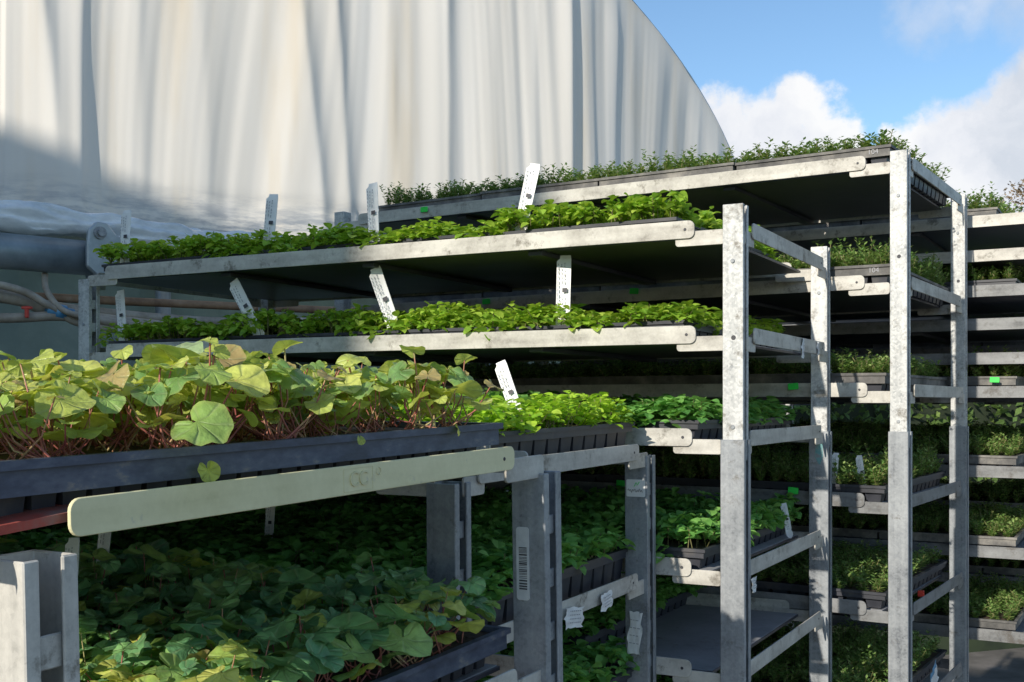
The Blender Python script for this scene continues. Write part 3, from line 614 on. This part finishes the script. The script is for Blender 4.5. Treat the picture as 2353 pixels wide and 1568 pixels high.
def clip(key,x,y,z,mat=M_green,w=.02,h=.012,nm='plastic_clip',lab='bright green plastic clip on a shelf edge'):
    b=MB(); b.prism(rplate(-w/2,w/2,-h/2,h/2,r=.002),lambda p,yy:(p[0],yy,p[1]),-.0035,-.0015); b.box(-w*.3,w*.3,-.0015,.009,h*.2,h*.45); b.box(-w*.3,w*.3,.007,.009,-h*.4,h*.2)
    obj(nm,b.mesh(nm,[mat]),mat=tm(key,x,y,z,(0,R.uniform(-.1,.1),0)),label=lab,cat='clip',group='plastic clips on trolley shelves',bevel=.0006)
for a in (('C',-.52,-.018,.226),('C',-.88,-.018,.222),('C',-.19,-.018,.03),('C',-.19,-.018,-.165),('C',-.55,-.018,-.165),('C',-.8,-.018,-.165),('C',-1.05,-.018,.44),('E',-.16,-.018,.05),('B',-.45,-.018,-.045)):
    clip(*a)
clip('C',.01,.12,-.36,M_red,.012,.012,lab='small red plastic clip on a tray')
# ------------------------------------------------------------------ polytunnel
a48=math.radians(48); Wd=Vector((math.sin(a48),math.cos(a48),0)); Nd=Vector((math.cos(a48),-math.sin(a48),0))
P0=Vector((-1.724,3.8,CZ+.726)); tc0,ea,eH=-.13,3.68,1.60
tun=obj('polytunnel',None,(P0.x,P0.y,0),label='white fabric polytunnel with gathered draped end curtain',cat='polytunnel')
def arch(t): return eH*math.sqrt(max(0,1-((t-tc0)/ea)**2))
cre=[(-.32,.03,.2,.06,.05),(.10,.045,.16,.05,-.12),(.24,.035,.07,.04,.05),(.62,.014,.18,.07,-.10),(.98,.038,.24,.045,-.17),(1.12,.024,.08,.03,-.10),(1.34,.010,.09,.04,-.06),
     (1.56,.028,.16,.035,-.02),(1.78,.009,.09,.04,0),(1.96,.010,.07,.035,0),(2.13,.036,.15,.03,.0),(2.28,.008,.06,.03,0),(2.43,.018,.1,.03,0),(.42,.012,.09,.045,-.02)]
def base_d(t):
    tq=t-2.12
    return .265*t-.158*(tq+math.sqrt(tq*tq+.01)) if t>-1 else -.265-.158*0.0016
def fold(t,v):
    z=v; d=0
    for ti,am,wl,wr,sl in cre:
        s=t-ti-sl*(z-.4)*1.2-.015*noise.noise(Vector((z*3,ti*7,0)))
        w_=wl if s<0 else wr
        d+=am*math.exp(-(math.sqrt(s*s+.0003)-.017)/w_)*(1-.2*z+.3*noise.noise(Vector((z*2.5,ti*5,2))))
    tt=t+.07*math.sin(z*2+t*3)-.10*(z-.4)*max(0,1-t*.5)
    k=1 if t>2.15 else .28
    d+=k*.0040*(math.sin(tt*46+3*noise.noise(Vector((t*2.5,0,3)))))*(.5+.9*noise.noise(Vector((t*1.7,z*.5,9))))
    d+=.018*noise.noise(Vector((tt*3.2,z*.6,1)))+.010*noise.noise(Vector((tt*6.5,z*.7,5)))+.0055*noise.noise(Vector((tt*15,z*.9,8)))+.0014*noise.noise(Vector((tt*34,z*1.2,18)))
    return d
cm_=MB(); NT,NV=1400,36; t0,t1=tc0-3.66,tc0+3.675
for i in range(NT+1):
    t=t0+(t1-t0)*i/NT; H=arch(t)
    for j in range(NV+1):
        v=j/NV; z=-.16+(H+.16)*v
        f_=fold(t,max(0,z)/1.9); bd=base_d(t)
        if t<0: k=min(1,(H-z)/.35); d=(f_+bd)*(.35+.65*max(0,k))
        else: d=bd+.01+f_*(.15+.85*min(1,max(0,(H-z)/.22)))
        if z<0: d+=.012*math.sin(z*60)
        p=Wd*t+Nd*d
        cm_.v.append((p.x,p.y,z))
for i in range(NT):
    for j in range(NV):
        q=i*(NV+1)+j; cm_.f.append((q,q+NV+1,q+NV+2,q+1)); cm_.m.append(0); cm_.uv.append([(0,0)]*4)
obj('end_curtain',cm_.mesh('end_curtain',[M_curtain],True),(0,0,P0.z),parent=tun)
hp=MB(); pts=[]
for k in range(81):
    an=math.pi*k/80; t=tc0-ea*math.cos(an); z=eH*math.sin(an)
    dd=base_d(t) if t>0 else .35*base_d(t)
    pts.append(Wd*t+Nd*(dd-.006)+Vector((0,0,P0.z+z)))
hp.tube(pts,.015,8)
obj('arch_hoop',hp.mesh('arch_hoop',[M_pipe],True),parent=tun)
rf=MB()
for k in range(60):
    for (s0,s1) in ((-.25,4),(4,9)):
        q=[]
        for kk,ss in ((k,s0),(k+1,s0),(k+1,s1),(k,s1)):
            an=math.pi*kk/60; q.append(Wd*(tc0-(ea-.03)*math.cos(an))-Nd*ss+Vector((0,0,P0.z+(eH-.03)*math.sin(an))))
        if s0<0 and k<30: continue
        rf.quad(q)
obj('roof_skin',rf.mesh('roof_skin',[M_curtain],True),parent=tun)
lw=MB()
for i in range(60):
    ta=-3.2+6.6*i/60; tb=-3.2+6.6*(i+1)/60; da=.012*(i%2); db=.012*((i+1)%2)
    a=Wd*ta-Nd*(.12+da); b_=Wd*tb-Nd*(.12+db)
    lw.quad([(a.x,a.y,0),(b_.x,b_.y,0),(b_.x,b_.y,P0.z-.1),(a.x,a.y,P0.z-.1)])
obj('lower_side_panel',lw.mesh('lower_side_panel',[M_panel]),parent=tun)
br=MB(); br.tube([Wd*-3.1+Nd*.12+Vector((0,0,P0.z-.13)),Wd*3.4+Nd*.3+Vector((0,0,P0.z-.13))],.03,8)
obj('base_rail',br.mesh('base_rail',[M_pipe],True),parent=tun)
for t in (-2.6,-1,.6,2.2,3.4):
    up=MB(); a=Wd*t-Nd*.05; up.tube([(a.x,a.y,0),(a.x,a.y,P0.z-.05)],.03,8)
    obj('leg',up.mesh('leg',[M_pipe],True),parent=tun)
Q0=Vector((-1.316,2.9,CZ+.39))
gp=MB(); gp.tube([Q0+Wd*-2.0,Q0+Wd*.33],.047,24)
gpo=obj('steel_pipe',gp.mesh('steel_pipe',[M_pipe],True),label='thick galvanised gutter pipe with bolted clamp under the tunnel curtain',cat='pipe')
cl=MB(); c0=Q0+Wd*.275
cl.tube([c0-Wd*.04,c0-Wd*.03,c0-Wd*.0295,c0+Wd*.0295,c0+Wd*.03,c0+Wd*.05],[.060,.060,.055,.055,.060,.060],24)
clo=obj('pipe_clamp',cl.mesh('pipe_clamp',[M_pipe],True),parent=gpo)
ear=MB()
poly=[(-.075,.03),(-.07,.07),(-.05,.092),(-.02,.09),(.005,.06),(.05,.045),(.052,-.035),(.035,-.055),(-.045,-.055),(-.075,-.03)]
ear.prism(poly,lambda p,y:tuple(c0+Wd*p[0]+Nd*y+Vector((0,0,p[1]))),.048,.066)
obj('clamp_plate',ear.mesh('clamp_plate',[M_pipe]),parent=gpo,bevel=.004)
bo=MB(); bc=c0+Wd*-.042+Vector((0,0,.062)); bo.tube([bc+Nd*.066,bc+Nd*.072,bc+Nd*.0722,bc+Nd*.082],[.017,.017,.0105,.0105],12)
obj('bolt',bo.mesh('bolt',[M_post]),parent=gpo)
kg=text_mesh('KING',.027,.0015,surf('raised_grey_letters',[(.3,(.6,.64,.68)),(.6,(.74,.78,.8))],scale=20,rough=.5,bump=.1))
ko=obj('raised_letters',kg,c0+Wd*.0+Nd*.0672+Vector((0,0,.002)),(math.radians(90),0,math.atan2(Wd.y,Wd.x)),parent=gpo)
rl=MB(); pts=[];rad=[]
for k in range(300):
    t=-1.8+3.3*k/299; pts.append(Q0+Wd*t+Nd*(-.05)+Vector((0,0,.094-.02*t+.006*math.sin(t*9)))); rad.append(.040+.003*math.sin(t*19)+.006*noise.noise(Vector((t*7,0,0))))
rl.tube(pts,rad,44)
for i,vv in enumerate(rl.v):
    p=Vector(vv); al=p.dot(Wd); k=noise.noise(Vector((al*7,p.z*60,p.dot(Nd)*60)))*.012+abs(noise.noise(Vector((al*16,p.z*90,p.y*10))))*.009; rl.v[i]=(p.x+Nd.x*k,p.y+Nd.y*k,p.z+k*.9)
obj('plastic_sheet_roll',rl.mesh('plastic_sheet_roll',[M_film],True),label='rolled crumpled clear plastic side sheet above the pipe',cat='plastic sheet')
def hose(ctrl,r,nm,lab,mat=M_hose,cat='hose'):
    c=[Vector(p) for p in ctrl]; pts=[]
    for i in range(len(c)-1):
        p0=c[max(i-1,0)];p1=c[i];p2=c[i+1];p3=c[min(i+2,len(c)-1)]
        for k in range(8):
            t=k/8; pts.append(.5*((2*p1)+(-p0+p2)*t+(2*p0-5*p1+4*p2-p3)*t*t+(-p0+3*p1-3*p2+p3)*t**3))
    pts.append(c[-1]); b=MB(); b.tube(pts,r,10)
    return obj(nm,b.mesh(nm,[mat],True),label=lab,cat=cat)
def W3(t,z,o=0): return Q0*1.0+Wd*t+Nd*o+Vector((0,0,z-.39))
hose([W3(-1.2,.40),W3(-.2,.315),W3(.08,.262),W3(.3,.243),W3(.6,.236),W3(.9,.25),W3(1.3,.28)],.014,'water_hose','thin grey-brown irrigation hose sagging below the pipe')
hose([W3(-1.2,.30,.03),W3(-.1,.275,.03),W3(.12,.24,.03),W3(.35,.218,.03),W3(.65,.21,.03),W3(1.0,.226,.03),W3(1.4,.25)],.016,'water_hose','thick grey-brown irrigation hose below the pipe')
hose([W3(-1,.20,.06),W3(-.1,.21,.06),W3(.15,.225,.06),W3(.4,.203,.06),W3(.8,.188,.05),W3(1.3,.2,.03)],.013,'water_hose','thin brown irrigation hose curving below the pipe')
hose([W3(-.6,.33,.05),W3(-.05,.30,.06),W3(.1,.25,.07),W3(.2,.205,.06),W3(.5,.187,.05),W3(.9,.20,.05)],.010,'water_hose','narrow beige irrigation hose looping below the pipe')
hose([W3(.12,.34,-.02),W3(.10,.29,.05),W3(.13,.24,.08),W3(.2,.222,.08)],.008,'water_hose','short beige hose dropping from the pipe')
hose([W3(-.6,.275,-.03),W3(.1,.28,-.03),W3(.5,.285,-.03),W3(1.3,.30,-.03)],.012,'copper_pipe','straight rusty brown water pipe under the gutter',mat=M_rustpipe,cat='pipe')
bc=MB(); q=W3(.13,.236,.06); dv=Wd.copy(); dv.z=-.14; dv.normalize()
bc.tube([q-dv*.034,q-dv*.014,q-dv*.0135,q+dv*.0135,q+dv*.014,q+dv*.034],[.015,.015,.020,.020,.015,.015],14)
obj('hose_connector',bc.mesh('hose_connector',[M_blue],True),label='blue plastic hose connector on the irrigation hose',cat='connector')
vm=MB(); q=W3(.04,.215,.08); vm.tube([q,q+Vector((0,0,.03))],.006,10); vm.box(q.x-.013,q.x+.013,q.y-.006,q.y+.006,q.z+.022,q.z+.029)
obj('valve_handle',vm.mesh('valve_handle',[M_red]),label='small red valve handle on the hose',cat='valve',bevel=.002)
# ------------------------------------------------------------------ trees and hedge
def tree(x,y,h,cw,mat,seed,lab,n=9000,ls=.09,low=.25):
    r=random.Random(seed)
    em=obj('tree',None,(x,y,0),label=lab,cat='tree')
    t=MB(); t.tube([(0,0,-.1),(.05,0,h*.25),(0,.08,h*.5),(.05,0,h*.85)],[h*.035,h*.028,h*.018,h*.005],8)
    cl=[]
    for i in range(20):
        a=r.uniform(0,6.28); z=h*r.uniform(low,.82); rr=cw*.5*math.sqrt(max(.1,1-((z/h-.55)/.5)**2))*r.uniform(.4,.95)
        e=Vector((math.cos(a)*rr,math.sin(a)*rr,z+h*.06)); t.tube([(0,0,z-h*.12),e*.5+Vector((0,0,z*.5-.05*h)),e],[h*.013,h*.008,h*.002],5)
        cl.append((e,cw*r.uniform(.10,.18)))
    for i in range(10): cl.append((Vector((r.uniform(-.18,.18)*cw,r.uniform(-.18,.18)*cw,h*r.uniform(.5,.93))),cw*r.uniform(.1,.16)))
    obj('trunk',t.mesh('trunk',[M_bark],True),parent=em)
    c=MB()
    for i in range(n):
        e,s=r.choice(cl); dv_=Vector((r.gauss(0,1),r.gauss(0,1),r.gauss(0,.8)))
        if dv_.length>1.7: dv_*=1.7/dv_.length
        p=e+dv_*s*.55
        ax,sd,nr=frame(r.uniform(0,6.28),r.uniform(-1,1),r.uniform(-1,1)); l=ls*r.uniform(.6,1.3)
        c.quad([p,p+ax*l*.5+sd*l*.25,p+ax*l,p+ax*l*.5-sd*l*.25])
    obj('crown',c.mesh('crown',[mat]),parent=em)
tree(7.85,17,5.5,2.3,M_tree1,3,'tree with sparse brown autumn leaves',n=9000,ls=.065)
tree(7.0,16.2,5.0,1.5,M_tree2,4,'green leafy tree beside the autumn tree',n=6000,ls=.07)
tree(12,20,5.2,5,M_tree2,5,'broad green tree beyond the trolleys',n=6000)
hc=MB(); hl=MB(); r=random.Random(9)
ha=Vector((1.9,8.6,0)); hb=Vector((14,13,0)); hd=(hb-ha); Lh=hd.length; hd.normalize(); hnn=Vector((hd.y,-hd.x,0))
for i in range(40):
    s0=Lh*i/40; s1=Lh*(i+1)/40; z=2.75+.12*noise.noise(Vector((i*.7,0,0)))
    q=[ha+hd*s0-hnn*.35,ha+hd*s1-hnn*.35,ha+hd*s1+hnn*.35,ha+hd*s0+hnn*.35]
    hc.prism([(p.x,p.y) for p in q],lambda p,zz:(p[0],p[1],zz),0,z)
for i in range(16000):
    s=r.uniform(0,Lh); z=r.uniform(1.2,2.95); o=.42+r.uniform(-.08,.14)
    if r.random()<.3: o=r.uniform(-.4,.4); z=r.uniform(2.7,3.0)
    p=ha+hd*s+hnn*o+Vector((0,0,z+.1*noise.noise(Vector((s*1.3,z,0)))))
    ax,sd,nr=frame(r.uniform(0,6.28),r.uniform(-1,1),r.uniform(-1,1)); l=.08*r.uniform(.6,1.3)
    hl.quad([p,p+ax*l*.5+sd*l*.28,p+ax*l,p+ax*l*.5-sd*l*.28])
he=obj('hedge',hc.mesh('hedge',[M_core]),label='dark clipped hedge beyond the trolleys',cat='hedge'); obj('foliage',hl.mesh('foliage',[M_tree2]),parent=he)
# ------------------------------------------------------------------ unseen and added for its shadow: shed
S2=Vector((.55,.835,0)); N2=Vector((.835,-.55,0)); nE=-1.25; sA=-7.0; sB=-15.0
sh=obj('occluder',None,(0,0,0),label='unseen tall green clad shed beside the yard',cat='occluder')  # unseen building put in and sized for the shadow it throws
top=CZ+.93+math.tan(EL)*(2.225-sA)
b=MB()
def sp(s,n,z): return tuple(S2*s+N2*n+Vector((0,0,z)))
nn=48
for i in range(nn):
    a=nE-12*i/nn; c=nE-12*(i+1)/nn; k=.03*(i%2)
    b.quad([sp(sA-k,a,0),sp(sA-k,c,0),sp(sA-k,c,top),sp(sA-k,a,top)])
b.quad([sp(sA,nE,0),sp(sB,nE,0),sp(sB,nE,top),sp(sA,nE,top)])
b.quad([sp(sB,nE,0),sp(sB,nE-12,0),sp(sB,nE-12,top),sp(sB,nE,top)])
b.quad([sp(sA,nE-12,0),sp(sB,nE-12,0),sp(sB,nE-12,top),sp(sA,nE-12,top)])
obj('occluder_wall',b.mesh('occluder_wall',[M_occluder]),parent=sh)
b=MB(); b.quad([sp(sA,nE,top),sp(sA,nE-12,top),sp(sB,nE-12,top+.02),sp(sB,nE,top+.02)])
obj('occluder_roof',b.mesh('occluder_roof',[M_pipe]),parent=sh)
b=MB(); b.prism([(-4.2,0),(-7.4,0),(-7.4,3.6),(-4.2,3.6)],lambda p,s:sp(s,p[0],p[1]),sA+.03,sA+.07)
obj('occluder_door',b.mesh('occluder_door',[M_panel]),parent=sh)
